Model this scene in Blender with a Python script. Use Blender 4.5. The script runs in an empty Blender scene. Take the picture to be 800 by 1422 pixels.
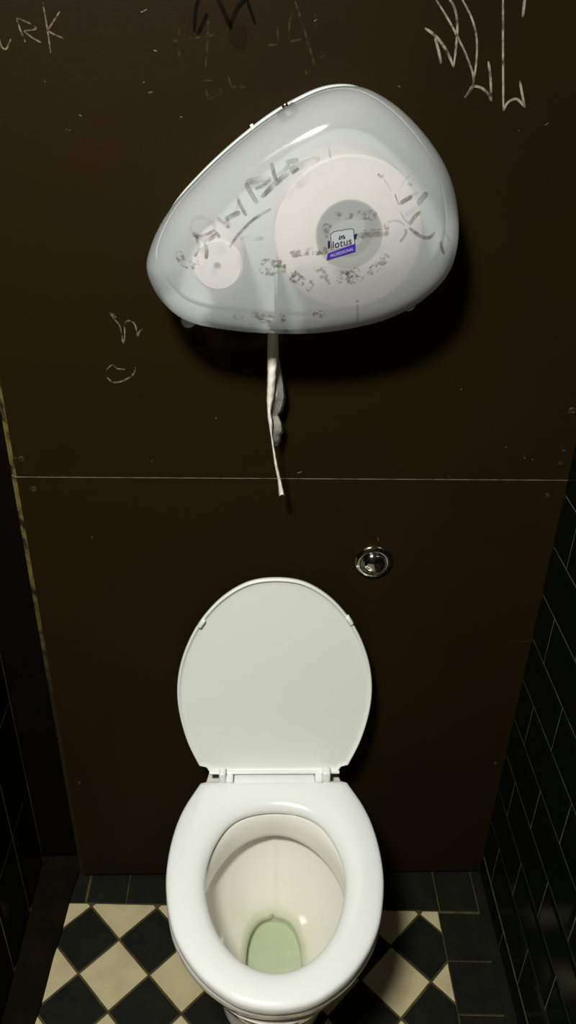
import bpy, bmesh, math, random
from mathutils import Vector, Matrix
from mathutils.bvhtree import BVHTree
random.seed(7)
C = bpy.context.scene.collection
sc = bpy.context.scene
PI = math.pi

# ------------------------------------------------------------------ camera
CAM = Vector((0, -1.12, 1.605637))
CR = Matrix(((0.99942767, -0.00465572, -0.03350621),
             (-0.02624610, 0.51817302, -0.85487301),
             (0.02134206, 0.85526314, 0.51775426)))
F = 1140.0
cd = bpy.data.cameras.new('camera')
cd.sensor_fit = 'VERTICAL'; cd.sensor_height = 36; cd.lens = F / 1422 * 36
cd.clip_start = 0.02
cam = bpy.data.objects.new('camera', cd); C.objects.link(cam)
cam.matrix_world = Matrix.Translation(CAM) @ CR.to_4x4()
sc.camera = cam

# ------------------------------------------------------------------ light, world, exposure
sc.view_settings.view_transform = 'Standard'; sc.view_settings.look = 'None'
sc.view_settings.gamma = 1.0; sc.view_settings.use_curve_mapping = False
sc.view_settings.exposure = 0.0
w = bpy.data.worlds.new('world'); sc.world = w; w.use_nodes = True
w.node_tree.nodes['Background'].inputs[0].default_value = (1.0, 0.95, 0.8, 1)
w.node_tree.nodes['Background'].inputs[1].default_value = 0.015
ld = bpy.data.lights.new('ceiling_lamp_light', 'AREA')
ld.shape = 'DISK'; ld.size = 0.26; ld.energy = 51; ld.color = (1.0, 0.99, 0.90)
lo = bpy.data.objects.new('ceiling_lamp_light', ld); C.objects.link(lo)
lo.location = (-0.32, -1.15, 2.32)

# ------------------------------------------------------------------ helpers
def P(px, py, axis, val):
    """point where the sight line of photo pixel px,py meets the plane axis = val"""
    r = CR @ Vector((px - 400, -(py - 711), -F))
    return CAM + r * ((val - CAM[axis]) / r[axis])

ORG = {}
def link(name, data, parent=None):
    o = bpy.data.objects.new(name, data); C.objects.link(o)
    if parent: o.parent = parent
    return o
def obj(name, bm, mats, parent=None, smooth=True, auto=None):
    org = ORG.get(parent.name if parent else None, Vector())
    me = bpy.data.meshes.new(name)
    bmesh.ops.translate(bm, verts=bm.verts, vec=-org)
    bmesh.ops.recalc_face_normals(bm, faces=bm.faces)
    bm.to_mesh(me); bm.free()
    for m in (mats if isinstance(mats, (list, tuple)) else [mats]): me.materials.append(m)
    for p in me.polygons: p.use_smooth = smooth
    if smooth and auto is not None:
        try: me.set_sharp_from_angle(angle=math.radians(auto))
        except Exception: pass
    o = link(name, me, parent)
    ORG[o.name] = org
    return o
def thing(name, label, cat, loc, group=None):
    o = link(name, None); o.location = loc; ORG[o.name] = Vector(loc)
    o.empty_display_size = 0.05
    o['label'] = label; o['category'] = cat
    if group: o['group'] = group
    return o
def structure(o):
    o['kind'] = 'structure'; return o

def box(bm, a, b, bevel=0.0, seg=2, mi=0):
    t = bmesh.new(); bmesh.ops.create_cube(t, size=1)
    for v in t.verts:
        v.co = Vector([(a[i] + b[i]) / 2 + v.co[i] * (b[i] - a[i]) for i in range(3)])
    if bevel: bmesh.ops.bevel(t, geom=t.edges[:], offset=bevel, segments=seg, profile=0.5, affect='EDGES')
    for f in t.faces: f.material_index = mi
    me = bpy.data.meshes.new('tmp'); t.to_mesh(me); t.free(); bm.from_mesh(me); bpy.data.meshes.remove(me)
def loft(bm, rings, cap0=False, cap1=False, closed=False, mi=0):
    R = [[bm.verts.new(p) for p in r] for r in rings]; n = len(R[0])
    prs = list(zip(R, R[1:])) + ([(R[-1], R[0])] if closed else [])
    for A, B in prs:
        for i in range(n):
            j = (i + 1) % n
            f = bm.faces.new((A[i], A[j], B[j], B[i])); f.material_index = mi
    if cap0: bm.faces.new(R[0][::-1]).material_index = mi
    if cap1: bm.faces.new(R[-1]).material_index = mi
    return R
def lathe(bm, prof, center, axis='Y', n=48, cap0=True, cap1=True):
    """prof: (radius, offset along axis)"""
    rings = []
    for r, h in prof:
        ring = []
        for i in range(n):
            a = 2 * PI * i / n; c, s = r * math.cos(a), r * math.sin(a)
            v = {'Y': (c, h, s), 'Z': (c, s, h), 'X': (h, c, s)}[axis]
            ring.append(Vector(center) + Vector(v))
        rings.append(ring)
    loft(bm, rings, cap0, cap1)
def tube(bm, pts, rad, n=10):
    rings = []
    for i, p in enumerate(pts):
        t = (pts[min(i + 1, len(pts) - 1)] - pts[max(i - 1, 0)]).normalized()
        u = t.orthogonal().normalized(); v = t.cross(u)
        rings.append([p + rad * (math.cos(2*PI*k/n) * u + math.sin(2*PI*k/n) * v) for k in range(n)])
    loft(bm, rings, True, True)
def crom(pts, per=6, closed=False):
    n = len(pts); out = []
    pts = [Vector(p) for p in pts]
    rng = n if closed else n - 1
    for i in range(rng):
        if closed: p0, p1, p2, p3 = pts[(i-1) % n], pts[i], pts[(i+1) % n], pts[(i+2) % n]
        else: p0, p1, p2, p3 = pts[max(i-1, 0)], pts[i], pts[i+1], pts[min(i+2, n-1)]
        for k in range(per):
            t = k / per
            out.append(0.5 * ((2*p1) + (p2-p0)*t + (2*p0-5*p1+4*p2-p3)*t*t + (3*p1-p0-3*p2+p3)*t**3))
    if not closed: out.append(pts[-1])
    return out

# ------------------------------------------------------------------ materials
def mat(name, col, rough=0.5, spec=0.5, metal=0.0, noise=None, bump=None, coat=0.0):
    """noise = (scale, second colour, contrast lo, hi); bump = (scale, strength)"""
    m = bpy.data.materials.new(name); m.use_nodes = True
    nt = m.node_tree; b = nt.nodes['Principled BSDF']
    b.inputs['Base Color'].default_value = (*col, 1); b.inputs['Roughness'].default_value = rough
    b.inputs['Specular IOR Level'].default_value = spec; b.inputs['Metallic'].default_value = metal
    b.inputs['Coat Weight'].default_value = coat
    tc = nt.nodes.new('ShaderNodeTexCoord')
    if noise:
        n = nt.nodes.new('ShaderNodeTexNoise'); n.inputs['Scale'].default_value = noise[0]; n.inputs['Detail'].default_value = 6
        nt.links.new(tc.outputs['Object'], n.inputs['Vector'])
        r = nt.nodes.new('ShaderNodeValToRGB')
        r.color_ramp.elements[0].position = noise[2]; r.color_ramp.elements[1].position = noise[3]
        r.color_ramp.elements[0].color = (*col, 1); r.color_ramp.elements[1].color = (*noise[1], 1)
        nt.links.new(n.outputs['Fac'], r.inputs['Fac']); nt.links.new(r.outputs['Color'], b.inputs['Base Color'])
    if bump:
        n = nt.nodes.new('ShaderNodeTexNoise'); n.inputs['Scale'].default_value = bump[0]; n.inputs['Detail'].default_value = 4
        nt.links.new(tc.outputs['Object'], n.inputs['Vector'])
        bp = nt.nodes.new('ShaderNodeBump'); bp.inputs['Strength'].default_value = bump[1]; bp.inputs['Distance'].default_value = 0.002
        nt.links.new(n.outputs['Fac'], bp.inputs['Height']); nt.links.new(bp.outputs['Normal'], b.inputs['Normal'])
    return m
def film(name, col, alpha, noise=None, rough=0.6):
    """thin paint or ink on a surface: noise = (scale, lo, hi) breaks it up"""
    m = bpy.data.materials.new(name); m.use_nodes = True
    nt = m.node_tree; b = nt.nodes['Principled BSDF']
    b.inputs['Base Color'].default_value = (*col, 1); b.inputs['Roughness'].default_value = rough
    b.inputs['Specular IOR Level'].default_value = 0.06; b.inputs['Alpha'].default_value = alpha
    if noise:
        tc = nt.nodes.new('ShaderNodeTexCoord'); n = nt.nodes.new('ShaderNodeTexNoise')
        n.inputs['Scale'].default_value = noise[0]; n.inputs['Detail'].default_value = 5
        nt.links.new(tc.outputs['Object'], n.inputs['Vector'])
        mr = nt.nodes.new('ShaderNodeMapRange'); mr.inputs[1].default_value = noise[1]; mr.inputs[2].default_value = noise[2]
        mr.inputs[3].default_value = 0; mr.inputs[4].default_value = alpha
        nt.links.new(n.outputs['Fac'], mr.inputs[0]); nt.links.new(mr.outputs[0], b.inputs['Alpha'])
    return m
M = {}
M['panel'] = mat('dark brown panel paint', (.0128, .0086, .0021), .48, .07, noise=(5, (.0168, .0088, .0020), .35, .7), bump=(300, .08))
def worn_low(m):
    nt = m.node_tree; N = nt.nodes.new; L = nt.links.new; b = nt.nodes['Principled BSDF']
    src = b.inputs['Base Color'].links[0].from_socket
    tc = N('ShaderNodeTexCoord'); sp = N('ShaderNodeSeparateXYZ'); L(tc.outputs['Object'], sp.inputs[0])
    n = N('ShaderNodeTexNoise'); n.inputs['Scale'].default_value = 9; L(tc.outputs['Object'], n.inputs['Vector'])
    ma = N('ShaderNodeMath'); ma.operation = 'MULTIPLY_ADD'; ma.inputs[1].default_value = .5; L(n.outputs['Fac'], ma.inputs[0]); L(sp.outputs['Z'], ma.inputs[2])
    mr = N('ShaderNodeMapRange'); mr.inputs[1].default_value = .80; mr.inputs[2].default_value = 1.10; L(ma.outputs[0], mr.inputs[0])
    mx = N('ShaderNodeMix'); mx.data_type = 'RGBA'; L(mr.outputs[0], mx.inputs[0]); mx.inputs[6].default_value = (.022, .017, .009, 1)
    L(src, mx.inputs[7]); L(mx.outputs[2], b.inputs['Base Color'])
M['panel_edge'] = mat('raw panel edge', (.26, .24, .20), .7, .2, noise=(60, (.13, .11, .08), .4, .65))
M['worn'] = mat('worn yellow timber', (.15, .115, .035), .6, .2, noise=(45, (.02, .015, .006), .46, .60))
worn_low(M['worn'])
M['post'] = mat('black brown timber', (.0026, .0016, .0008), .6, .06, noise=(12, (.0042, .0025, .0011), .4, .7))
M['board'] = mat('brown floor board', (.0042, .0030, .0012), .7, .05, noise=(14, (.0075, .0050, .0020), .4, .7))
M['wtile'] = mat('black green glazed tile', (.0022, .0042, .0026), .21, .14)
M['wgrout'] = mat('grey tile grout', (.17, .16, .11), .8, .1, noise=(30, (.06, .055, .04), .35, .7))
M['pgrout'] = mat('lightened tile grout', (.72, .69, .58), .8, .1, noise=(30, (.35, .32, .25), .35, .7))  # left wall grout, colour lightened to make up for the grazing lamp
M['btile'] = mat('black floor tile', (.0075, .0080, .0055), .38, .25, noise=(25, (.011, .0115, .0075), .4, .7))
M['white_tile'] = mat('cream floor tile', (.50, .43, .26), .4, .3, noise=(20, (.42, .355, .21), .4, .7))
M['fgrout'] = mat('olive floor grout', (.075, .062, .024), .8, .1, noise=(40, (.035, .030, .014), .4, .65))
M['lgrout'] = mat('pale border grout', (.14, .13, .09), .8, .1, noise=(40, (.03, .03, .02), .4, .65))
M['ceramic'] = mat('white glazed ceramic', (.76, .74, .68), .10, .5, coat=.3)
M['seat'] = mat('white seat plastic', (.77, .785, .775), .20, .5)
M['lid'] = mat('white lid plastic', (.80, .83, .775), .38, .4, bump=(700, .04))
M['chrome'] = mat('chrome', (.75, .75, .72), .06, .5, 1.0)
M['black'] = mat('black plastic', (.01, .01, .01), .4)
M['plate'] = mat('pale dispenser back plate', (.64, .69, .70), .5, .3)
M['roll'] = mat('toilet paper', (.97, .875, .845), .95, .05)
M['core'] = mat('grey roll core', (.33, .34, .29), .8, .1)
M['spindle'] = mat('grey green spindle', (.30, .34, .30), .5, .3)
M['tissue'] = mat('white tissue', (.80, .78, .70), .95, .05, bump=(260, .25))
M['ceil'] = mat('dull ceiling', (.25, .23, .18), .9, .1)
M['door'] = mat('dark door paint', (.03, .02, .01), .5, .2)
M['screw'] = mat('painted screw', (.018, .013, .007), .4, .3, noise=(300, (.07, .06, .04), .5, .7))
M['white_paint'] = film('white marker', (.33, .31, .25), .9, (90, .30, .58))
M['pale_scratch'] = film('pale scratch', (.22, .17, .12), .85, (150, .35, .6))
M['dim_scratch'] = film('dim scratch', (.055, .040, .020), .8, (120, .38, .62))
M['olive'] = film('olive paint smear', (.030, .028, .004), .6, (40, .40, .70))
M['dark_paint'] = film('black marker on wood', (.003, .004, .0025), .72, (40, .25, .5), .9)
M['ink'] = film('smudged grey ink', (.11, .105, .085), .66, (60, .32, .64))
M['ink_soft'] = film('faint grey ink', (.20, .20, .16), .36, (45, .34, .68))
M['grime'] = film('brown glue residue', (.17, .155, .11), .60, (190, .46, .66))
M['navy'] = mat('navy print', (.012, .010, .055), .4)
M['blue'] = mat('violet blue print', (.045, .020, .30), .4)
M['lilac'] = mat('pale lilac print', (.45, .42, .62), .5)
M['clear'] = film('pale sticker film', (.62, .64, .70), .38)

def cover_mat():
    m = bpy.data.materials.new('milky translucent plastic'); m.use_nodes = True
    nt = m.node_tree; nt.nodes.clear(); N = nt.nodes.new; L = nt.links.new
    out = N('ShaderNodeOutputMaterial'); col = (.715, .74, .765, 1)
    d = N('ShaderNodeBsdfDiffuse'); d.inputs[0].default_value = col
    t = N('ShaderNodeBsdfTranslucent'); t.inputs[0].default_value = col
    tr = N('ShaderNodeBsdfTransparent'); tr.inputs[0].default_value = (.97, .98, .98, 1)
    g = N('ShaderNodeBsdfGlossy'); g.inputs[0].default_value = (1, 1, 1, 1); g.inputs['Roughness'].default_value = .10
    a = N('ShaderNodeMixShader'); a.inputs[0].default_value = .36; L(d.outputs[0], a.inputs[1]); L(t.outputs[0], a.inputs[2])
    b = N('ShaderNodeMixShader'); b.inputs[0].default_value = .47; L(a.outputs[0], b.inputs[1]); L(tr.outputs[0], b.inputs[2])
    f = N('ShaderNodeFresnel'); f.inputs[0].default_value = 1.33
    c = N('ShaderNodeMixShader'); L(f.outputs[0], c.inputs[0]); L(b.outputs[0], c.inputs[1]); L(g.outputs[0], c.inputs[2])
    L(c.outputs[0], out.inputs[0]); return m
M['cover'] = cover_mat()
def skin_mat():
    m = bpy.data.materials.new('clear inner face of the milky plastic'); m.use_nodes = True
    nt = m.node_tree; nt.nodes.clear(); N = nt.nodes.new; L = nt.links.new
    out = N('ShaderNodeOutputMaterial'); tr = N('ShaderNodeBsdfTransparent'); tr.inputs[0].default_value = (.99, .99, .99, 1)
    L(tr.outputs[0], out.inputs[0]); return m
M['cover_in'] = skin_mat()
def water_mat():
    m = bpy.data.materials.new('pale green water'); m.use_nodes = True
    nt = m.node_tree; nt.nodes.clear(); N = nt.nodes.new; L = nt.links.new
    out = N('ShaderNodeOutputMaterial')
    tr = N('ShaderNodeBsdfTransparent'); tr.inputs[0].default_value = (.81, .855, .78, 1)
    g = N('ShaderNodeBsdfGlossy'); g.inputs['Roughness'].default_value = .02
    f = N('ShaderNodeFresnel'); f.inputs[0].default_value = 1.33
    c = N('ShaderNodeMixShader'); L(f.outputs[0], c.inputs[0]); L(tr.outputs[0], c.inputs[1]); L(g.outputs[0], c.inputs[2])
    L(c.outputs[0], out.inputs[0]); return m
M['water'] = water_mat()
def bowl_mat():
    """white glaze with a pale green mineral stain low in the bowl"""
    m = mat('stained bowl glaze', (.76, .735, .685), .09, .5, coat=.3)
    nt = m.node_tree; N = nt.nodes.new; L = nt.links.new; b = nt.nodes['Principled BSDF']
    tc = N('ShaderNodeTexCoord'); s = N('ShaderNodeSeparateXYZ'); L(tc.outputs['Object'], s.inputs[0])
    n = N('ShaderNodeTexNoise'); n.inputs['Scale'].default_value = 22; L(tc.outputs['Object'], n.inputs['Vector'])
    ma = N('ShaderNodeMath'); ma.operation = 'MULTIPLY_ADD'; ma.inputs[1].default_value = .05
    L(n.outputs['Fac'], ma.inputs[0]); L(s.outputs['Z'], ma.inputs[2])
    mr = N('ShaderNodeMapRange'); mr.inputs[1].default_value = .215; mr.inputs[2].default_value = .285
    L(ma.outputs[0], mr.inputs[0])
    mx = N('ShaderNodeMix'); mx.data_type = 'RGBA'; L(mr.outputs[0], mx.inputs[0])
    mx.inputs[6].default_value = (.66, .67, .54, 1); mx.inputs[7].default_value = (.76, .735, .685, 1)
    L(mx.outputs[2], b.inputs['Base Color']); return m
M['bowl'] = bowl_mat()

# ------------------------------------------------------------------ setting
XL, XR, YB, ZC = -0.477, 0.4866, -1.75, 2.5
PXL = -0.381                       # left edge of the back panels
SEAM = 0.988
# back wall (behind the panels)
bm = bmesh.new(); box(bm, (XL - .12, .060, 0), (XR + .12, .13, ZC))
structure(wall_back := obj('wall_back', bm, M['post'], smooth=False))
# recessed timber strip left of the panels
bm = bmesh.new(); box(bm, (XL + .0002, .050, 0), (PXL + .03, .0599, ZC), .001, 1)
structure(obj('trim_1', bm, M['post'], smooth=False))
def panel(z0, z1, yf):
    bm = bmesh.new()
    x0, x1, c = PXL - .004, XR - .001, .009
    yb = .035
    pr = [(x0, yb), (x0, yf + .006), (x0 + c, yf), (x1, yf), (x1, yb)]
    lo_ = [bm.verts.new((x, y, z0)) for x, y in pr]; hi = [bm.verts.new((x, y, z1 - (.0 if y > yf + .002 else 0))) for x, y in pr]
    for i in range(5):
        j = (i + 1) % 5
        f = bm.faces.new((lo_[i], lo_[j], hi[j], hi[i]))
        if i == 1: f.material_index = 2
    bm.faces.new(lo_[::-1]); bm.faces.new(hi).material_index = 1
    return obj('panel', bm, [M['panel'], M['panel_edge'], M['worn']], wall_back, smooth=False)
up = panel(SEAM + .0006, ZC - .002, 0.0005)
low = panel(.012, SEAM, -0.0005)
low['label'] = 'lower dark brown board with a pale raw top edge'

def metro(name, x, sgn, joints, zs, y0, y1, gap=.0032, tw=.21, th=.0985, skirt=0, gm='wgrout'):
    """bevelled glazed brick tiles in running bond on a side wall; sgn = room side"""
    bm = bmesh.new()
    box(bm, (min(x, x - sgn * .12), y0, 0), (max(x, x - sgn * .12), y1, ZC), 0, mi=1)
    k = -12
    for r in range(-10, 40):
        za, zb = zs + r * th, zs + (r + 1) * th
        if zb < .02 or za > ZC - .02: continue
        za = max(za, .0); zb = min(zb, ZC - .002)
        if skirt and zb < skirt + .05: za, zb = 0, skirt - .003
        elif skirt and za < skirt + .05: za = skirt + .003
        j0 = joints[r % 2]
        n0 = int((j0 - y0) / tw) + 2
        for q in range(-2, n0):
            ya, yb = j0 - (q + 1) * tw, j0 - q * tw
            ya, yb = max(ya, y0), min(yb, y1 - .004)
            if yb - ya < .012: continue
            g = gap / 2; bz = min(.009, (yb - ya) / 4)
            h0, h1 = x + sgn * .0008, x + sgn * .0032
            A = [(ya + g, za + g), (yb - g, za + g), (yb - g, zb - g), (ya + g, zb - g)]
            B = [(ya + g + bz, za + g + .009), (yb - g - bz, za + g + .009), (yb - g - bz, zb - g - .009), (ya + g + bz, zb - g - .009)]
            base = [bm.verts.new((x - sgn * .001, y, z)) for y, z in A]
            a = [bm.verts.new((h0, y, z)) for y, z in A]; b = [bm.verts.new((h1, y, z)) for y, z in B]
            for i in range(4):
                j = (i + 1) % 4
                bm.faces.new((base[i], base[j], a[j], a[i])); bm.faces.new((a[i], a[j], b[j], b[i]))
            bm.faces.new(b)
    return structure(obj(name, bm, [M['wtile'], M[gm]], smooth=False))
metro('wall_right', XR, -1, (-.064, -.168), .0735, YB, .0349, skirt=.058)
metro('wall_left', XL, 1, (-.075, -.075), .233, YB, .0498, .0042, .125, .241, 0, 'pgrout')
# rear of the cubicle and ceiling (never in the frame)
bm = bmesh.new(); box(bm, (XL - .12, YB - .1, 0), (XR + .12, YB - .001, ZC)); structure(obj('wall_front', bm, M['door'], smooth=False))
bm = bmesh.new(); box(bm, (XL - .12, YB - .1, ZC + .001), (XR + .12, .12, ZC + .1)); structure(obj('ceiling', bm, M['ceil'], smooth=False))

# floor: diagonal checker tiles inside a black border
def clip(poly, a, b, c):          # keep a*x+b*y <= c
    out = []
    for i in range(len(poly)):
        p, q = poly[i], poly[(i + 1) % len(poly)]
        dp, dq = a*p[0] + b*p[1] - c, a*q[0] + b*q[1] - c
        if dp <= 0: out.append(p)
        if dp * dq < 0:
            t = dp / (dp - dq); out.append((p[0] + t*(q[0]-p[0]), p[1] + t*(q[1]-p[1])))
    return out
def area(p): return .5 * sum(p[i][0]*p[(i+1) % len(p)][1] - p[(i+1) % len(p)][0]*p[i][1] for i in range(len(p)))
bm = bmesh.new()
box(bm, (XL - .12, YB - .1, -.05), (XR + .12, .12, -.0012), mi=2)
def tile(poly, mi, bev=.0012):
    if len(poly) < 3 or abs(area(poly)) < 2e-5: return
    cx = sum(p[0] for p in poly) / len(poly); cy = sum(p[1] for p in poly) / len(poly)
    base = [bm.verts.new((x, y, -.0014)) for x, y in poly]
    mid = [bm.verts.new((x, y, -.0004)) for x, y in poly]
    top = []
    for x, y in poly:
        d = math.hypot(x - cx, y - cy); k = 1 - bev * 1.4 / max(d, .004)
        top.append(bm.verts.new((cx + (x - cx)*k, cy + (y - cy)*k, 0)))
    n = len(poly)
    for i in range(n):
        j = (i + 1) % n
        bm.faces.new((base[i], base[j], mid[j], mid[i])).material_index = mi
        bm.faces.new((mid[i], mid[j], top[j], top[i])).material_index = mi
    bm.faces.new(top).material_index = mi
rot = -0.0375
def lat(i, j): return (-.2816 + .0687*i, -.140 - .0705*j + rot * .0687 * i)
BK = (-.0638 - .279 * .037, -.037)        # back line of the field: y = BK0 + BK1 x
FXL, FXR = -.415, .376
for i in range(-3, 12):
    for j in range(-3, 26):
        if (i + j) % 2 == 0: continue
        g = .955
        c = lat(i, j)
        poly = [(c[0] + (p[0]-c[0])*g, c[1] + (p[1]-c[1])*g) for p in (lat(i, j+1), lat(i+1, j), lat(i, j-1), lat(i-1, j))]
        poly = clip(poly, 1, 0, FXR); poly = clip(poly, -1, 0, -FXL); poly = clip(poly, -BK[1], 1, BK[0]); poly = clip(poly, 0, -1, -YB)
        if len(poly) >= 3: tile(poly, 1 if i % 2 == 0 else 0)
# border rows
xs = [-.362, -.279] + [-.279 + .0942*k for k in range(1, 7)] + [.381, .4640]
for a, b in zip(xs, xs[1:]):
    g = .0012
    ya = BK[0] + BK[1]*a + .002
    yb = BK[0] + BK[1]*b + .002
    tile([(a+g, ya), (b-g, yb), (b-g, .033), (a+g, .033)], 0)
y = -.0905
for k in range(15):
    tile([(FXR + .0022, y - .103*(k+1) + .0012), (.4646, y - .103*(k+1) + .0012 - .003), (.4646, y - .103*k - .0012 - .003), (FXR + .0022, y - .103*k - .0012)], 0)
    if y - .103*(k+1) < YB: break
tile([(.4649, YB), (.4863, YB), (.4863, .033), (.4649, .033)], 0, .0003)
tile([(PXL - .02, BK[0] + .014), (-.3665, BK[0] + .014), (-.3655, .049), (PXL - .02, .049)], 0)
structure(floor := obj('floor', bm, [M['btile'], M['white_tile'], M['fgrout']], smooth=False))
# low brown board along the left wall
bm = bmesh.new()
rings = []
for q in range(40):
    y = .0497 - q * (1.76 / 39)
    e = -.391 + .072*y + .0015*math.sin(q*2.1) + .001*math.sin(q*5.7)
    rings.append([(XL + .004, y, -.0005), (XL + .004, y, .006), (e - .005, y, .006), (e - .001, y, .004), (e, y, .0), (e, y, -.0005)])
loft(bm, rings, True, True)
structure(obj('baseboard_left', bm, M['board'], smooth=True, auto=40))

# screw heads sunk in the panels
for px, py, r in ((30, 638, .0052), (47, 679, .0052), (110, 1087, .0042), (795, 571, .0062), (779, 644, .0045), (783, 627, .0035), (760, 688, .0045), (688, 1060, .0035)):
    p = P(px, py, 1, 0); par = up if p.z > SEAM else low; yf = .0008 if par is up else -.0008
    bm = bmesh.new()
    lathe(bm, [(r, yf + .0015), (r, yf - .0006), (r*.88, yf - .0014), (r*.40, yf - .0016), (r*.34, yf - .0004)], (p.x, 0, p.z), 'Y', 20)
    obj('screw', bm, M['screw'], par, auto=35)

# ------------------------------------------------------------------ writing and scratches on the boards
def strokes(bm, S, hit, lift, conv, wscale=1 / 1105.0):
    """each stroke: (width px, [points]); conv maps traced coordinates to photo pixels"""
    for wd, pts in S:
        pp = crom([Vector((*conv(*p), 0)) for p in pts], 5)
        Q = []
        for p in pp:
            h = hit(p.x, p.y)
            if h: Q.append(h)
        if len(Q) < 2: continue
        A, B = [], []
        for i, (c, n) in enumerate(Q):
            t = Q[min(i+1, len(Q)-1)][0] - Q[max(i-1, 0)][0]
            if t.length < 1e-7: t = Vector((1, 0, 0))
            s = n.cross(t.normalized()).normalized()
            u = i / (len(Q) - 1)
            k = wd * wscale * .5 * (.55 + .45 * min(1, min(u, 1-u) * 6))
            A.append(bm.verts.new(c + s*k + n*lift)); B.append(bm.verts.new(c - s*k + n*lift))
        for i in range(len(Q) - 1): bm.faces.new((A[i], A[i+1], B[i+1], B[i]))
def wall_hit(px, py):
    return P(px, py, 1, .0008), Vector((0, -1, 0))
def zr(s, ox, oy): return lambda x, y: (ox + x / s, oy + y / s)
def mark(name, S, m, conv, lift=.0004, label=None):
    bm = bmesh.new(); strokes(bm, S, wall_hit, lift, conv)
    o = obj(name, bm, m, up, smooth=False)
    if label: o['label'] = label
    return o
mark('graffiti', [
    (2.6, [(405, -10), (440, 45), (475, 110), (500, 165), (515, 215), (510, 245), (490, 270)]),
    (3.0, [(445, -8), (465, 30), (470, 90), (460, 186)]),
    (3.4, [(380, 78), (410, 100), (440, 140), (460, 186)]),
    (3.4, [(408, 105), (418, 140), (425, 177)]),
    (2.6, [(480, -8), (510, 50), (524, 110), (522, 180), (512, 240)]),
    (3.2, [(490, 271), (505, 252), (512, 240), (535, 243), (555, 260), (565, 281)]),
    (3.2, [(565, 281), (562, 215), (556, 170)]),
    (2.8, [(597, -20), (597, 150), (598, 308)]),
    (3.2, [(598, 308), (610, 285), (635, 275), (658, 298)]),
    (3.2, [(658, 298), (650, 260), (644, 225)]),
    (3.6, [(658, -10), (652, 47)])], M['white_paint'], zr(2, 400, 0), label='angular white marker scrawl')
mark('graffiti', [
    (2.2, [(-5, 95), (4, 128), (18, 135), (30, 108)]),
    (2.2, [(46, 50), (56, 82), (71, 117)]), (1.8, [(48, 50), (85, 66), (100, 80), (66, 86)]), (2.0, [(66, 86), (92, 106), (122, 122)]),
    (2.0, [(119, 6), (130, 70), (141, 147)]), (2.0, [(166, 32), (130, 88)]), (2.0, [(130, 84), (150, 95), (177, 107)])],
    M['pale_scratch'], zr(2, 0, 0), label='scratched letters URK')
mark('graffiti', [
    (5, [(120, -10), (105, 60), (100, 150)]), (6, [(205, -10), (240, 60), (272, 138)]), (6, [(345, -10), (300, 40), (262, 130)]),
    (4, [(345, 0), (360, 50), (384, 115)]), (5, [(160, 60), (140, 110), (115, 160)])], M['dark_paint'], zr(3.333, 240, 0), label='black zigzag marker')
mark('smear', [(30, [(250, 180), (310, 185), (370, 190)]), (22, [(270, 60), (300, 120), (310, 230)]), (10, [(10, 90), (160, 80)])], M['olive'], zr(3.333, 240, 0), .0003)
mark('scratch', [
    (2.4, [(30, 130), (30, 265)]), (2.6, [(0, 192), (60, 182), (200, 160)]), (2.6, [(165, 95), (160, 200), (152, 310)]),
    (2.0, [(485, 105), (486, 200)]), (2.4, [(438, 210), (490, 206)]), (3.0, [(566, 5), (600, 110), (630, 210), (665, 330)]),
    (2.4, [(535, 185), (540, 110), (552, 60)]), (2.4, [(540, 192), (600, 182)]), (2.0, [(612, 320), (622, 345)]), (2.0, [(660, 60), (660, 130)]),
    (2.2, [(255, 345), (268, 395)]), (2.4, [(270, 402), (335, 402)]), (2.2, [(150, 405), (168, 465)]), (2.0, [(165, 460), (225, 430), (215, 410)]),
    (2.0, [(130, 375), (185, 372)]), (2.0, [(680, 270), (705, 255)])], M['dim_scratch'], zr(3.333, 240, 0))
mark('scratch', [
    (2.0, [(175, 178), (230, 262), (290, 335), (312, 440), (335, 535)]), (2.2, [(340, 520), (346, 420), (348, 310), (400, 282), (455, 318), (480, 400), (492, 452)]),
    (2.2, [(490, 455), (510, 400), (545, 370)]), (3.0, [(312, 470), (335, 535)]), (3.0, [(480, 410), (495, 455)]), (2.0, [(210, 200), (250, 250)]),
    (2.6, [(150, 912), (220, 966), (330, 948), (445, 872), (462, 790)]), (2.0, [(140, 835), (205, 772), (260, 812), (350, 822)])], M['pale_scratch'], zr(8, 130, 410))
fl = []
for px, py, L_, wd in ((200, 114, 2, 2.2), (209, 128, 6, 2.0), (62, 112, 5, 1.4), (200, 15, 10, 1.6), (252, 162, 3, 1.4), (216, 70, 5, 1.6), (438, 28, 5, 1.4),
                       (720, 181, 1.5, 1.6), (758, 172, 8, 1.4), (555, 120, 6, 1.2), (211, 639, 2, 1.8), (416, 655, 7, 1.6), (624, 661, 4, 1.2), (728, 634, 5, 1.6),
                       (739, 637, 2, 1.4), (702, 620, 2, 1.4), (22, 635, 2, 1.8), (128, 745, 4, 1.2), (112, 160, 4, 1.2), (95, 180, 7, 1.4), (300, 580, 3, 1.2), (640, 540, 3, 1.2), (525, 748, 5, 1.6)):
    a = random.uniform(-.6, 1.6)
    fl.append((wd, [(px - L_/2*math.cos(a), py - L_/2*math.sin(a)), (px, py + .4), (px + L_/2*math.cos(a), py + L_/2*math.sin(a))]))
mark('chip', fl, M['pale_scratch'], lambda x, y: (x, y), .0018)
bm = bmesh.new()
strokes(bm, [(1.6, [(710, 890), (726, 891), (742, 889)]), (1.4, [(724, 926), (731, 915), (736, 905)])], lambda x, y: (P(x, y, 1, -.0008), Vector((0, -1, 0))), .0004, lambda x, y: (x, y))
obj('scratch', bm, M['dim_scratch'], low, smooth=False)

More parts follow.
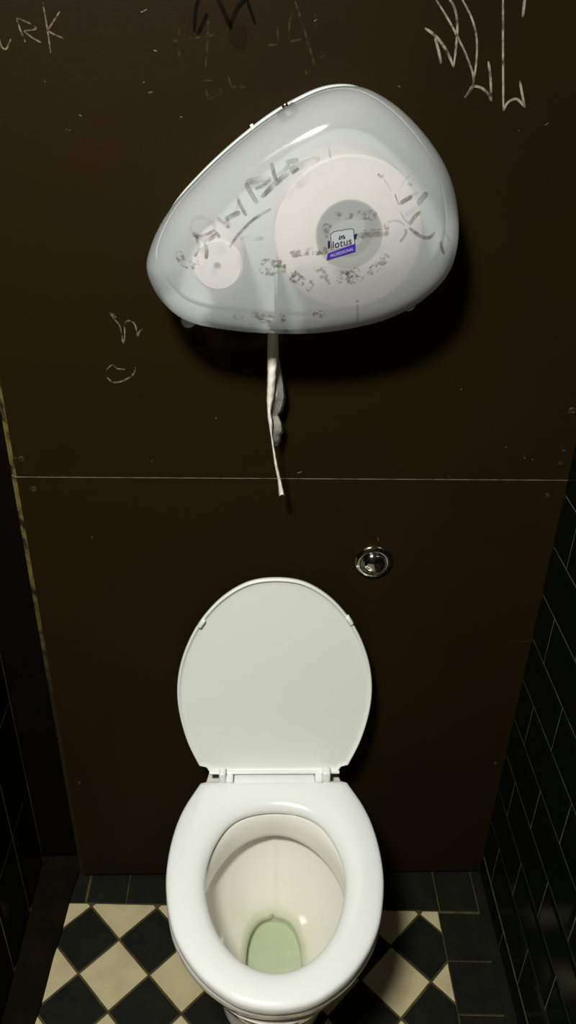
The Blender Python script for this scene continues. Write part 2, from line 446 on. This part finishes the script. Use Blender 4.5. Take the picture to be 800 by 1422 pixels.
# ------------------------------------------------------------------ toilet
X0 = .0268
toilet = thing('toilet', 'white toilet with its lid raised against the dark brown wall', 'toilet', (X0, -.26, 0))
SZ = .400
def half(ptsL, ptsR, z):
    """average left and mirrored right tracings into a half outline (x offset, y)"""
    out = []
    L = [P(*p, 2, z) for p in ptsL]; R = [P(*p, 2, z) for p in ptsR]
    return [(X0 - p.x, p.y) for p in L], [(p.x - X0, p.y) for p in R]
seatL = [(279, 1088.5), (273.7, 1098), (252.5, 1134), (240, 1168), (233, 1205), (231, 1238), (236, 1281), (248, 1315), (273.8, 1353), (301, 1377), (337.5, 1397), (380, 1405)]
seatR = [(481, 1088.5), (503, 1117), (518, 1149), (528.8, 1187.5), (533, 1221.5), (531, 1260), (524.5, 1294), (507.5, 1332), (482, 1364), (448, 1391), (414, 1403), (380, 1405)]
holeL = [(380, 1124.6), (337.5, 1132), (316, 1145), (299, 1175), (291, 1196), (286.5, 1230), (291, 1260), (301, 1289.5), (320.5, 1319), (346, 1340.5), (380, 1351)]
holeR = [(380, 1124.6), (422.5, 1130), (448, 1147), (467, 1172.6), (478, 1200), (481, 1230), (475.6, 1264), (465, 1294), (443.7, 1323.5), (418, 1342.6), (380, 1351)]
N = 144
YC = -.305
def polar(pts, n=N):
    """resample a closed outline (x offset, y) by angle about (0, YC); angle 0 = towards the wall"""
    dense = crom([Vector((x, y, 0)) for x, y in pts], 10, True)
    A = sorted((math.atan2(p.x, p.y - YC) % (2*PI), math.hypot(p.x, p.y - YC)) for p in dense)
    A = [(A[-1][0] - 2*PI, A[-1][1])] + A + [(A[0][0] + 2*PI, A[0][1])]
    out = []; k = 0
    for i in range(n):
        a = 2*PI*i/n
        while A[k+1][0] < a: k += 1
        (a0, r0), (a1, r1) = A[k], A[k+1]
        t = 0 if a1 == a0 else (a - a0)/(a1 - a0)
        r = r0 + (r1 - r0)*t
        out.append((r*math.sin(a), YC + r*math.cos(a)))
    return out
def sym(o):
    n = len(o); return [((o[i][0] - o[-i % n][0])/2, (o[i][1] + o[-i % n][1])/2) for i in range(n)]
def outline(Lp, Rp, z, back=None):
    Lh, Rh = half(Lp, Rp, z)
    pts = [(x, y) for x, y in Rh] + [(-x, y) for x, y in Lh[::-1][1:]]
    if back: pts = sorted(back) + pts
    else: pts = pts[:-1]
    return sym(polar(pts))
yc0 = P(380, 1088, 2, SZ).y; hw0 = (P(481, 1088.5, 2, SZ).x - P(279, 1088.5, 2, SZ).x)/2
seat_back = [(-hw0*k, yc0) for k in (.985, .97, .9, .7, .4, 0, -.4, -.7, -.9, -.97, -.985)][::1]
so = outline(seatL, seatR, SZ, seat_back)
ho = outline(holeL, holeR, SZ)
for _ in range(14): ho = [((ho[i-1][0] + 2*ho[i][0] + ho[(i+1) % N][0])/4, (ho[i-1][1] + 2*ho[i][1] + ho[(i+1) % N][1])/4) for i in range(N)]
ho = [(x*1.006, YC + (y - YC)*1.006) for x, y in ho]
def W(o, z): return [(X0 + x, y, z) for x, y in o]
def mixo(a, b, u): return [(p[0] + (q[0]-p[0])*u, p[1] + (q[1]-p[1])*u) for p, q in zip(a, b)]
def scaleo(o, k, cy=YC): return [(x*k, cy + (y - cy)*k) for x, y in o]

# seat ring
prof = [(.02, .390), (.0, .394), (-.006, .399), (.0, .404), (.02, .4070), (.06, .4092), (.15, .4112), (.30, .4126), (.45, .4130), (.60, .4123), (.78, .4095), (.90, .4052), (.97, .4000), (1.0, .3950), (.985, .390), (.90, .3885), (.12, .3885)]
bm = bmesh.new(); loft(bm, [W(mixo(so, ho, u), z) for u, z in prof], closed=True)
xa, xb = P(325, 1080, 2, .405).x, P(437, 1080, 2, .405).x
box(bm, (xa, -.125, .391), (xb, -.0675, .4105), .004, 3)
seat = obj('seat', bm, M['seat'], toilet, auto=50)

# bowl: one skin, pedestal - rim - inside - sump
dw = (P(471, 1073, 2, .388).x - P(290, 1073, 2, .388).x)/2; dy = P(380, 1073, 2, .388).y
deck = [(-dw + .012, -.006), (-.05, -.006), (0, -.006), (.05, -.006), (dw - .012, -.006), (dw - .010, -.03), (dw - .003, dy + .012), (dw, dy), (hw0 - .003, yc0)]
rightside = sorted([p for p in so if p[0] > 0 and p[1] < -.125], key=lambda p: -p[1])
pts = deck + rightside + [(0, min(p[1] for p in so))] + [(-x, y) for x, y in rightside[::-1]] + [(-x, y) for x, y in deck[5:][::-1]]
dk = sym(polar(pts))
def sect(ws, front, z, wb=None):
    """shrink the deck outline: width factor ws, front part factor front; the back stays at the wall"""
    out = []
    for x, y in dk:
        f = 1 if y > -.2 else front
        yy = -.2 + (y + .2)*f if y < -.2 else y
        out.append((x*ws, yy))
    return W(out, z)
def egg(wd, yb, yf, z, k=.10, p=1.0):
    """oval ring; p below 1 squares it off"""
    out = []
    for i in range(N):
        a = 2*PI*i/N; c, s = math.cos(a), math.sin(a)
        c = math.copysign(abs(c)**p, c); s = math.copysign(abs(s)**p, s)
        out.append((X0 + wd*s*(1 - k*.5*(1+c)*0 + 0*k) * (1 - k*c*abs(c)*.5), (yb+yf)/2 + (yb-yf)/2*c, z))
    return out
def ridge(r, d):
    r = [list(p) for p in r]
    for i, k in ((0, 1), (1, .4), (-1, .4), (2, .1), (-2, .1)): r[i][1] -= d*k
    return r
rimin = [(x, y) for x, y in ho]
rings = [sect(.56, .50, 0), sect(.56, .50, .02), sect(.52, .48, .035), sect(.49, .47, .12), sect(.53, .58, .20), sect(.66, .68, .27), sect(.82, .80, .315), sect(.93, .89, .338),
         sect(.98, .935, .346), sect(1.0, .962, .356), sect(1.008, .978, .368), sect(1.006, .985, .380), sect(.99, .98, .386), sect(.97, .97, .3875)]
lipo = [(p[0] - X0, p[1]) for p in egg(.119, -.1535, -.458, 0, .14)]
rings += [W(mixo(scaleo(rimin, k), scaleo(lipo, k2), u), z) for k, k2, u, z in ((1.12, 1, 0, .3875), (1.045, 1, .1, .386), (1.02, 1, .35, .380), (1.012, 1, .75, .365), (1, 1, 1, .345), (1, 1, 1, .3365), (1, 1.015, 1, .3335), (1, 1.06, 1, .334), (1, 1.10, 1, .336), (1, 1.13, 1, .332))]
rings += [ridge(egg(.131, -.128, -.474, .318), .001), ridge(egg(.126, -.134, -.468, .300), .004), ridge(egg(.112, -.150, -.452, .268), .006), ridge(egg(.094, -.170, -.432, .240, .1, .95), .006),
          ridge(egg(.076, -.190, -.412, .217, .1, .88), .005), egg(.061, -.203, -.400, .205, .02, .82), egg(.0545, -.2075, -.393, .197, 0, .80), egg(.0510, -.2105, -.390, .189, 0, .80), ridge(egg(.0500, -.2130, -.389, .1825, 0, .80), -.006), ridge(egg(.0515, -.206, -.389, .172, 0, .80), -.006), egg(.0515, -.2015, -.388, .158, 0, .80), egg(.0495, -.2035, -.386, .1515, 0, .80), egg(.040, -.214, -.37, .1485, 0, .85), egg(.020, -.24, -.34, .1480, 0, 1)]
bm = bmesh.new(); R = loft(bm, rings, True, True)
bm.verts.ensure_lookup_table()
n_out = 14 + 6
for A, B in zip(R[n_out:], R[n_out+1:]):
    for i in range(N):
        for f in A[i].link_faces:
            if B[i] in f.verts: f.material_index = 1
for f in R[-1][0].link_faces: f.material_index = 1
bowl = obj('bowl', bm, [M['ceramic'], M['bowl']], toilet, auto=55)
bm = bmesh.new()
rw = ridge(egg(.0498, -.2127, -.3885, .182, 0, .80), -.0058)
bm.faces.new([bm.verts.new(p) for p in rw])
rb = loft(bm, [[(p[0], p[1], .1818) for p in rw], [(X0 + (p[0]-X0)*.985, p[1], .1780) for p in rw]])
water = obj('water', bm, M['water'], toilet, smooth=False)
water['label'] = 'shallow pale green water'

# lid, leaning back on the wall
LB, LT = Vector((0, -.076, .4215)), Vector((0, -.034, .8190))
lu = (LT - LB).normalized(); lnv = Vector((1, 0, 0)).cross(lu); lnv = lnv if lnv.y < 0 else -lnv   # towards the room
def on_lid(px, py):
    r = CR @ Vector((px - 400, -(py - 711), -F)); t = (LB - CAM).dot(lnv) / r.dot(lnv)
    q = CAM + r*t; return (q.x - X0, (q - LB).dot(lu))
lidL = [(385, 804.7), (346, 809), (307.5, 830.7), (280, 858), (261, 891), (248.6, 929.5), (245.5, 960.5), (249, 999), (261, 1034), (276, 1063.5), (287, 1066), (291, 1072)]
lidR = [(385, 804.7), (424, 813-1.5), (455, 829), (482, 858), (501, 889), (513, 922), (517, 960.5), (512, 991.5), (501, 1030), (484, 1063.5), (475, 1066), (471, 1072)]
L2, R2 = [on_lid(*p) for p in lidL], [on_lid(*p) for p in lidR]
hf = [((-a[0] + b[0])/2, (a[1] + b[1])/2) for a, b in zip(L2, R2)]
hf[0] = (0, hf[0][1])
full = [(-x, y) for x, y in hf[9:0:-1]] + hf[:10]
cur = [(v.x, v.y) for v in crom([Vector((x, y, 0)) for x, y in full], 8)][72:] + hf[10:]
lo_pts = cur + [(x, hf[-1][1]) for x in (.06, .03, 0, -.03, -.06)] + [(-x, y) for x, y in cur[::-1]][:-1]
def inset(o, d):
    n = len(o); out = []
    for i in range(n):
        a, b, c = Vector(o[i-1]), Vector(o[i]), Vector(o[(i+1) % n])
        t = ((b - a).normalized() + (c - b).normalized())
        t = t.normalized() if t.length > 1e-6 else (c - a).normalized()
        nn = Vector((t.y, -t.x))
        out.append((b.x + nn.x*d, b.y + nn.y*d))
    return out
def inset_s(o, d, sg):
    """inset in small smoothed steps so tight ends never fold over"""
    o = list(o); done = 0; n = len(o)
    while done < d - 1e-9:
        st = min(.002, d - done); done += st
        o = inset(o, sg*st)
        o = [((o[i-1][0] + 4*o[i][0] + o[(i+1) % n][0])/6, (o[i-1][1] + 4*o[i][1] + o[(i+1) % n][1])/6) for i in range(n)]
    return o
s_ = 1 if area(lo_pts) < 0 else -1
lid_c = (sum(p[0] for p in lo_pts)/len(lo_pts), (min(p[1] for p in lo_pts) + max(p[1] for p in lo_pts))/2)
def lid_in(d):
    if d <= .0061: return inset(lo_pts, s_*d)
    b = inset(lo_pts, s_*.006); k = 1 - (d - .006)/.15
    return [(lid_c[0] + (x - lid_c[0])*k, lid_c[1] + (y - lid_c[1])*k) for x, y in b]
def LW(o, h): return [Vector((X0 + x, 0, 0)) + LB + lu*y + lnv*h for x, y in o]
rings = []
for d, h in ((.05, -.019), (.018, -.018), (.006, -.0155), (.0012, -.010), (0, -.004), (.0008, -.001), (.0020, .0), (.0034, -.0002), (.0046, -.0012), (.0058, -.0030), (.0085, -.0038), (.014, -.0042), (.035, -.0048), (.07, -.0055)):
    rings.append(LW(lid_in(d), h))
bm = bmesh.new(); loft(bm, rings, True, True)
lid = obj('lid', bm, M['lid'], toilet, auto=48)
for pl, sd in (((277.5, 866), -1), ((488, 862), 1)):
    x, y = on_lid(*pl); x = abs(x) * sd
    ang = math.radians(32 if sd > 0 else -32)
    bm = bmesh.new(); box(bm, (-.0035, -.009, -.006), (.0035, .009, .004), .002, 2)
    ca, sa = math.cos(ang), math.sin(ang)
    for v in bm.verts:
        a, b, h = v.co; xx, yy = a*ca - b*sa, a*sa + b*ca
        v.co = Vector((X0 + x + xx - sd*.003, 0, 0)) + LB + lu*(y + yy) + lnv*(h - .001)
    obj('bumper', bm, M['lid'], lid)
# hinges
for sd, (a0, a1, b0, b1) in ((-1, (304, 313.5, 313.5, 324)), (1, (448, 459, 437.5, 448))):
    bm = bmesh.new()
    xs0, xs1 = P(a0, 1072, 1, -.09).x, P(a1, 1072, 1, -.09).x
    box(bm, (xs0, -.098, .405), (xs1, -.078, .433), .004, 3)
    xs2, xs3 = P(b0, 1078, 1, -.09).x, P(b1, 1078, 1, -.09).x
    box(bm, (xs2, -.101, .389), (xs3, -.077, .4185), .004, 3)
    box(bm, (xs0 - .001, -.094, .3868), (xs1 + .001, -.080, .408), .003, 2)
    obj('hinge', bm, M['seat'], toilet, auto=50)
bm = bmesh.new()
tube(bm, [Vector((P(291, 1072, 1, -.079).x, -.0795, .4165)), Vector((P(471, 1072, 1, -.079).x, -.0795, .4165))], .0030, 14)
obj('hinge_pin', bm, M['seat'], toilet, auto=50)

# ------------------------------------------------------------------ flush button
FC = P(519, 780.5, 1, -.004)
fb = thing('flush_button', 'round chrome flush button set in the brown wall above the raised lid', 'flush button', (FC.x, -.0008, FC.z))
bm = bmesh.new()
lathe(bm, [(.0305, -.0009), (.0318, -.0028), (.0312, -.0048), (.0296, -.0062), (.0262, -.0072), (.0222, -.0080), (.0208, -.0072), (.0200, -.0045), (.0192, -.0036)], (FC.x, 0, FC.z), 'Y', 64, True, True)
obj('bezel', bm, M['chrome'], fb, auto=60)
bm = bmesh.new()
pr = [(.0182, -.0036), (.0184, -.0085)]
for k in range(1, 12):
    a = k/12*PI/2; pr.append((.0184*math.cos(a), -.0085 - .0070*math.sin(a)))
pr.append((.0006, -.0155))
lathe(bm, pr, (FC.x, 0, FC.z), 'Y', 64, True, True)
btn = obj('button', bm, M['chrome'], fb, auto=60)

# ------------------------------------------------------------------ paper dispenser
trace = [(23, 470), (30, 430), (50, 380), (85, 325), (130, 275), (180, 225), (240, 172), (300, 125), (345, 95), (400, 65), (450, 43), (500, 34), (550, 38), (600, 62), (650, 100), (700, 155), (740, 215), (765, 280), (775, 350), (772, 410), (755, 470), (720, 515), (670, 555), (600, 590), (520, 610), (440, 622), (350, 624), (270, 620), (190, 610), (130, 597), (85, 570), (45, 525)]
YM = -.075
tp = [P(190 + x/1.739, 100 + y/1.739, 1, YM) for x, y in trace]
o2 = [(v.x, v.y) for v in crom([Vector((p.x, p.z, 0)) for p in tp], 5, True)]
for _ in range(4): o2 = [((o2[i-1][0] + 2*o2[i][0] + o2[(i+1) % len(o2)][0])/4, (o2[i-1][1] + 2*o2[i][1] + o2[(i+1) % len(o2)][1])/4) for i in range(len(o2))]
sd_ = 1 if area(o2) < 0 else -1
ccx = sum(p[0] for p in o2)/len(o2); ccz = sum(p[1] for p in o2)/len(o2)
disp = thing('toilet_paper_dispenser', 'milky translucent drop-shaped toilet paper dispenser on the brown wall above the toilet', 'paper dispenser', (ccx, 0, ccz))
def DW(o, y): return [(x, y, z) for x, z in o]
def din(o, d):
    if d <= .0211: return inset_s(o, d, sd_)
    b = inset_s(o, .021, sd_); k = 1 - (d - .021)/.145
    return [(ccx + (x - ccx)*k, ccz + (z - ccz)*k) for x, z in b]
def dome(k, y): return [(ccx + (x - ccx)*k, y, ccz + (z - ccz)*k) for x, z in din(o2, .052)]
crings = [DW(din(o2, d), y) for d, y in ((.006, -.016), (.0035, -.030), (.0012, -.050), (0, -.070), (.0004, -.082), (.0016, -.092), (.004, -.102), (.0078, -.111), (.0125, -.1185), (.018, -.1245), (.025, -.1288), (.035, -.1325), (.052, -.1362))]
crings += [dome(k, y) for k, y in ((.85, -.1392), (.68, -.1415), (.5, -.1432), (.3, -.1442), (.12, -.1447))]
bm = bmesh.new(); loft(bm, crings, False, True)
bmesh.ops.recalc_face_normals(bm, faces=bm.faces)
bvh = BVHTree.FromBMesh(bm)
cover = obj('cover', bm, [M['cover'], M['cover_in']], disp)
sm = cover.modifiers.new('thickness', 'SOLIDIFY'); sm.thickness = .0025; sm.offset = -1; sm.material_offset = 1; sm.material_offset_rim = 1
# back plate, showing as a thin edge along the upper left
pl = []
for x, z in inset_s(o2, .004, sd_):
    dx, dz = x - ccx, z - ccz
    k = max(0, min(1, (-(dx*.60) + dz*.80 - .03) / .05))
    pl.append((x - .60*.0020*k, z + .80*.0020*k))
bm = bmesh.new()
loft(bm, [DW(din(pl, d), y) for d, y in ((.001, -.0002), (0, -.001), (0, -.0135), (.0012, -.0148), (.03, -.0150))], True, True)
obj('back_plate', bm, M['plate'], disp, auto=40)
# lock in the upper edge
n_up = Vector((-.50, 0, .866)); t_up = Vector((.866, 0, .50))
lp = P(398, 153, 1, -.030)
bm = bmesh.new()
def obox(bm, c, a, b, bev):
    t = bmesh.new(); box(t, a, b, bev, 2)
    for v in t.verts: v.co = c + t_up*v.co.x + Vector((0, 1, 0))*v.co.y + n_up*v.co.z
    me = bpy.data.meshes.new('tmp'); t.to_mesh(me); t.free(); bm.from_mesh(me); bpy.data.meshes.remove(me)
obox(bm, lp, (-.012, -.007, -.010), (.012, .010, .0035), .002)
lk = obj('lock', bm, M['black'], disp, auto=40)
bm = bmesh.new(); obox(bm, lp, (-.003, -.009, -.006), (.0045, .006, .008), .0018)
obj('lock_barrel', bm, M['chrome'], lk, auto=40)
bm = bmesh.new(); obox(bm, P(352, 179, 1, -.012), (-.0022, -.003, -.006), (.0022, .004, .006), .001)
obj('catch', bm, M['plate'], disp, auto=40)
for px, py in ((262, 443), (566, 420)):
    c = P(px, py, 1, -.050); bm = bmesh.new()
    lathe(bm, [(.003, -.016), (.0075, -.014), (.0095, -.008), (.0095, .010), (.007, .014), (.003, .0155)], c, 'Y', 24)
    obj('hinge_lug', bm, M['plate'], disp)
# inner divider
dv0 = P(384, 330, 1, -.06)
bm = bmesh.new(); box(bm, (dv0.x - .0015, -.110, 1.268), (dv0.x + .0015, -.0152, 1.335), .0006, 1)
obj('divider', bm, M['plate'], disp, smooth=False)

def conv5(x, y): return (220 + x/3.077, 180 + y/3.077)
def conv4(x, y): return (380 + x/3.077, 240 + y/3.077)
def cov_hit(px, py):
    r = (CR @ Vector((px - 400, -(py - 711), -F))).normalized()
    h = bvh.ray_cast(CAM, r)
    if h[0] is None: return None
    n = h[1]; n = n if n.dot(r) < 0 else -n
    return h[0], n
def cmark(name, S5, S4, m, lift):
    if S5 and S4:
        for st in S4: cmark(name, [], [st], m, lift)
        return cmark(name, S5, [], m, lift)
    bm = bmesh.new(); k = 1/1140.0*1.03
    strokes(bm, S5, cov_hit, lift, conv5, k); strokes(bm, S4, cov_hit, lift, conv4, k)
    return obj(name, bm, m, disp, smooth=True)
g = cmark('graffiti', [
    (4.5, [(165, 455), (172, 500), (155, 542)]), (5, [(195, 480), (207, 515), (204, 552)]), (6, [(145, 440), (180, 462), (215, 470), (245, 445)]),
    (4, [(150, 455), (200, 450), (240, 430)]),
    (4.5, [(250, 375), (275, 395), (300, 415), (296, 380)]), (6, [(285, 385), (315, 368), (350, 352)]), (4.5, [(335, 280), (350, 320), (376, 368)]),
    (6, [(372, 228), (395, 270), (425, 318)]), (4, [(415, 255), (440, 240), (480, 215)]),
    (5, [(483, 140), (492, 180), (503, 218)]), (6, [(440, 290), (480, 250), (520, 212), (560, 185)]), (4, [(568, 188), (600, 165)]),
    (3.6, [(305, 502), (340, 450), (395, 393), (440, 362), (482, 338)]), (4.5, [(245, 435), (262, 462)])],
    [(5.5, [(540, 130), (565, 115), (592, 100)]), (7, [(615, 135), (632, 112), (655, 84)]), (5, [(580, 222), (600, 190), (626, 165)]),
     (4.5, [(580, 235), (620, 265), (660, 277), (690, 250)]), (3.4, [(540, 296), (565, 258), (560, 240)]), (4.4, [(714, 292), (718, 320), (727, 347)]),
     (2, [(518, 90), (530, 125), (540, 135)]), (3.4, [(572, 45), (590, 52)]), (3.4, [(445, 4), (462, 18), (470, 4)])], M['ink'], .0006)
g['label'] = 'smudged grey handwriting'
cmark('graffiti', [
    (5, [(140, 435), (138, 405), (160, 378), (200, 378), (235, 402), (242, 435)]), (8, [(375, 225), (430, 215), (475, 205)]), (10, [(385, 235), (440, 235), (490, 215)]),
    (9, [(560, 175), (620, 150), (690, 120)]), (6, [(545, 140), (600, 130)]), (3, [(728, 75), (735, 122)]), (6, [(350, 465), (450, 465)]), (4, [(280, 400), (330, 345), (345, 300)]),
    (5, [(470, 210), (520, 190), (560, 150)])],
    [(2, [(535, 110), (545, 60), (565, 25), (592, 2)]), (4, [(575, 105), (600, 90), (618, 84)]), (2, [(540, 165), (560, 200), (580, 215)]), (2, [(470, 25), (490, 55), (503, 78)]),
     (3, [(730, 248), (752, 292)]), (4, [(358, 560), (360, 635)]), (8, [(0, 45), (35, 30)]), (3, [(486, 210), (530, 205), (560, 225)]), (7, [(355, 268), (410, 262), (475, 262)])], M['ink_soft'], .0005)
RES = ([
    (12, [(85, 520), (100, 555), (130, 575), (175, 572)]), (22, [(435, 575), (480, 590), (545, 595)]), (14, [(570, 620), (600, 640), (625, 655)]), (9, [(325, 790), (342, 800), (358, 790)]),
    (10, [(400, 785), (440, 800), (495, 800)]), (9, [(430, 815), (480, 818)]), (10, [(525, 790), (532, 825)]), (8, [(660, 785), (700, 795)]), (10, [(560, 535), (640, 520), (700, 518)]), (8, [(640, 690), (660, 640)])],
    [(10, [(250, 182), (300, 182), (340, 180)]), (12, [(355, 180), (400, 178), (440, 188)]), (13, [(230, 215), (232, 250), (245, 262)]), (12, [(350, 270), (400, 262), (478, 258)]),
     (12, [(170, 410), (205, 425), (240, 475)]), (14, [(280, 470), (310, 420), (330, 455), (360, 440)]), (14, [(335, 410), (360, 440), (385, 450)]), (12, [(400, 430), (440, 400), (490, 350)]),
     (10, [(80, 470), (90, 430), (120, 480)]), (12, [(0, 400), (50, 385)]), (7, [(170, 590), (185, 605), (205, 595), (212, 620)]), (4, [(352, 548), (368, 546)]), (8, [(30, 600), (40, 640)]), (10, [(180, 340), (230, 330)]),
     (7, [(480, 215), (484, 270)])])
for st in RES[0]: cmark('residue', [st], [], M['grime'], .0004)['label'] = 'patch of brown residue'
for st in RES[1]: cmark('residue', [], [st], M['grime'], .0004)['label'] = 'patch of brown residue'

# printed sticker on the front of the cover
sc_c, sc_n = cov_hit(*conv4(290, 300))
sx = Vector((1, 0, 0)) - sc_n * sc_n.x; sx.normalize(); sz = -sx.cross(sc_n) if sx.cross(sc_n).z < 0 else sx.cross(sc_n)
def dec(px, py, lift):
    """traced sticker point laid on the cover"""
    h, n = cov_hit(*conv4(px, py)); return h + n*lift
def poly(bm, pts, lift, mi=0):
    f = bm.faces.new([bm.verts.new(dec(x, y, lift)) for x, y in pts]); f.material_index = mi
bm = bmesh.new()
poly(bm, [(243, 262), (258, 251), (325, 239), (341, 241), (347, 303), (248, 330)], .0009)
stk = obj('sticker', bm, M['clear'], disp, smooth=False)
stk['label'] = 'small blue printed sticker'
bm = bmesh.new()
for a, b in (((243, 262), (258, 250)), ((258, 250), (325, 238)), ((325, 238), (341, 240)), ((341, 240), (347, 303)), ((243, 262), (248, 328))):
    dx, dy = b[0]-a[0], b[1]-a[1]; L = math.hypot(dx, dy); ox, oy = -dy/L*1.2, dx/L*1.2
    poly(bm, [(a[0]+ox, a[1]+oy), (b[0]+ox, b[1]+oy), (b[0]-ox, b[1]-oy), (a[0]-ox, a[1]-oy)], .0011)
poly(bm, [(231, 292), (240, 288), (241, 318), (232, 322)], .0011)
poly(bm, [(341, 264), (357, 258), (352, 280), (343, 286)], .0011)
# three-petal mark
for cx_, cy_, a, l in ((291, 274, 0, 9), (282, 281, -.8, 7), (301, 277, .8, 7), (283, 272, -.35, 5), (298, 269, .35, 5)):
    pts = []
    for k in range(12):
        t = 2*PI*k/12; u, v = 3.0*math.cos(t), l*math.sin(t)*(1 if math.sin(t) < 0 else .8)
        pts.append((cx_ + u*math.cos(a) - v*math.sin(a), cy_ + u*math.sin(a) + v*math.cos(a)))
    poly(bm, pts, .0011 + .00001*l)
obj('emblem', bm, M['navy'], stk, smooth=False)
bm = bmesh.new(); poly(bm, [(231, 344), (349, 301), (349, 335), (226, 373)], .0010)
obj('band', bm, M['blue'], stk, smooth=False)
def text(body, x0, y0, x1, y1, h, m, lift, bold=0.0):
    cu = bpy.data.curves.new('lettering', 'FONT'); cu.body = body; cu.size = 1; cu.offset = bold; cu.resolution_u = 3
    to = bpy.data.objects.new('lettering', cu); C.objects.link(to)
    bpy.context.view_layer.update()
    me = bpy.data.meshes.new_from_object(to.evaluated_get(bpy.context.evaluated_depsgraph_get()))
    bpy.data.objects.remove(to); bpy.data.curves.remove(cu)
    X = [v.co.x for v in me.vertices]; Y = [v.co.y for v in me.vertices]
    ax, bx, by = min(X), max(X), max(Y)
    for v in me.vertices:
        u = (v.co.x - ax)/(bx - ax); q = v.co.y/by
        px, py = x0 + (x1-x0)*u, y0 + (y1-y0)*u - h*q
        v.co = dec(px, py, lift) - ORG[disp.name]
    me.materials.append(m)
    o = link('lettering', me, stk); ORG[o.name] = ORG[disp.name]; return o
text('lotus', 252, 322, 333, 303, 30, M['navy'], .0013, .004)
text('PROFESSIONAL', 243, 361, 341, 329, 13, M['lilac'], .0014)

# ------------------------------------------------------------------ rolls in the dispenser
def roll(c, r, rc, y0, y1, label):
    t = thing('toilet_roll', label, 'toilet roll', (c.x, y0, c.z), 'rolls inside the dispenser')
    bm = bmesh.new()
    prof = [(rc, y0), (r - .003, y0), (r, y0 - .003), (r, y1 + .003), (r - .003, y1)]
    prof += [(r - (r - rc)*k/6, y1 + (.0006 if k % 2 else 0)) for k in range(1, 7)]
    rings = []
    for q, h in prof: rings.append([(c.x + q*math.cos(2*PI*i/72), h, c.z + q*math.sin(2*PI*i/72)) for i in range(72)])
    loft(bm, rings, closed=True)
    obj('paper', bm, M['roll'], t, auto=40)
    bm = bmesh.new(); rings = []
    for q, h in ((rc - .0002, y0 - .001), (rc - .0002, y1 + .001), (rc - .0018, y1 + .001), (rc - .0018, y0 - .001)):
        rings.append([(c.x + q*math.cos(2*PI*i/48), h, c.z + q*math.sin(2*PI*i/48)) for i in range(48)])
    loft(bm, rings, closed=True)
    obj('core', bm, M['core'], t, auto=40)
    return t
rc_ = P(485, 326, 1, -.118)
big = roll(rc_, .0885, .040, -.0205, -.118, 'large full toilet roll showing through the right side of the dispenser')
sc_ = P(302, 369, 1, -.112)
small = roll(sc_, .031, .0045, -.0205, -.112, 'small stub roll showing through the left end of the dispenser')
for c, r in ((rc_, .0365), (sc_, .0030)):
    bm = bmesh.new()
    lathe(bm, [(r, -.0151), (r*.96, -.040), (r*.75, -.045), (r*.70, -.085), (r*.6, -.090)], (c.x, 0, c.z), 'Y', 40)
    obj('spindle', bm, M['spindle'], disp, auto=40)

# ------------------------------------------------------------------ hanging paper tail
def z7(x, y): return (340 + x/5.27, 440 + y/5.27)
left = [(168, 20), (170, 95), (165, 250), (165, 400), (160, 620), (165, 740), (190, 880), (215, 1080), (240, 1200), (249, 1318)]
right = [(246, 20), (245, 95), (248, 300), (236, 380), (226, 560), (192, 690), (211, 790), (202, 850), (217, 960), (237, 1060), (265, 1180), (293, 1305)]
def along(poly_, y):
    for (x0, y0), (x1, y1) in zip(poly_, poly_[1:]):
        if y0 <= y <= y1: return x0 + (x1 - x0)*(y - y0)/(y1 - y0)
    return poly_[-1][0]
bm = bmesh.new(); YT = -.050
ys = [20 + k*16.2 for k in range(81)]
prev = None
for k, y in enumerate(ys):
    a, b = along(left, min(y, 1318)), along(right, min(y, 1305))
    row = []
    for q in range(6):
        u = q/5; px, py = z7(a + (b - a)*u, y)
        if k == len(ys) - 1: py += (0, -1.2, -2.8, -3.2, -1.5, -.4)[q]
        bulge = -.007*math.sin(PI*u) + .0012*math.sin(y*.021 + q*.5) + .0006*math.sin(y*.083 + q*1.1)
        row.append(bm.verts.new(P(px, py, 1, YT + bulge)))
    if prev:
        for q in range(5): bm.faces.new((prev[q], prev[q+1], row[q+1], row[q]))
    prev = row
# folded-back flap behind
flap = [(248, 300), (258, 340), (280, 450), (291, 510), (300, 590), (288, 650), (270, 700), (246, 710), (262, 750), (275, 780), (285, 845), (266, 858), (262, 910), (236, 945)]
prev = None
for k in range(41):
    y = 300 + k*645/40
    a, b = along(right, y) - 6, along(flap, y)
    row = []
    for q in range(5):
        u = q/4; px, py = z7(a + (b - a)*u, y)
        row.append(bm.verts.new(P(px, py, 1, YT + .0015 + .024*u + .0012*math.sin(y*.02 + 2*u))))
    if prev:
        for q in range(4): bm.faces.new((prev[q], prev[q+1], row[q+1], row[q]))
    prev = row
tail = obj('paper_tail', bm, M['tissue'], big)
tail['label'] = 'crumpled torn tail of white paper hanging down'
md = tail.modifiers.new('thickness', 'SOLIDIFY'); md.thickness = .0004; md.offset = 0
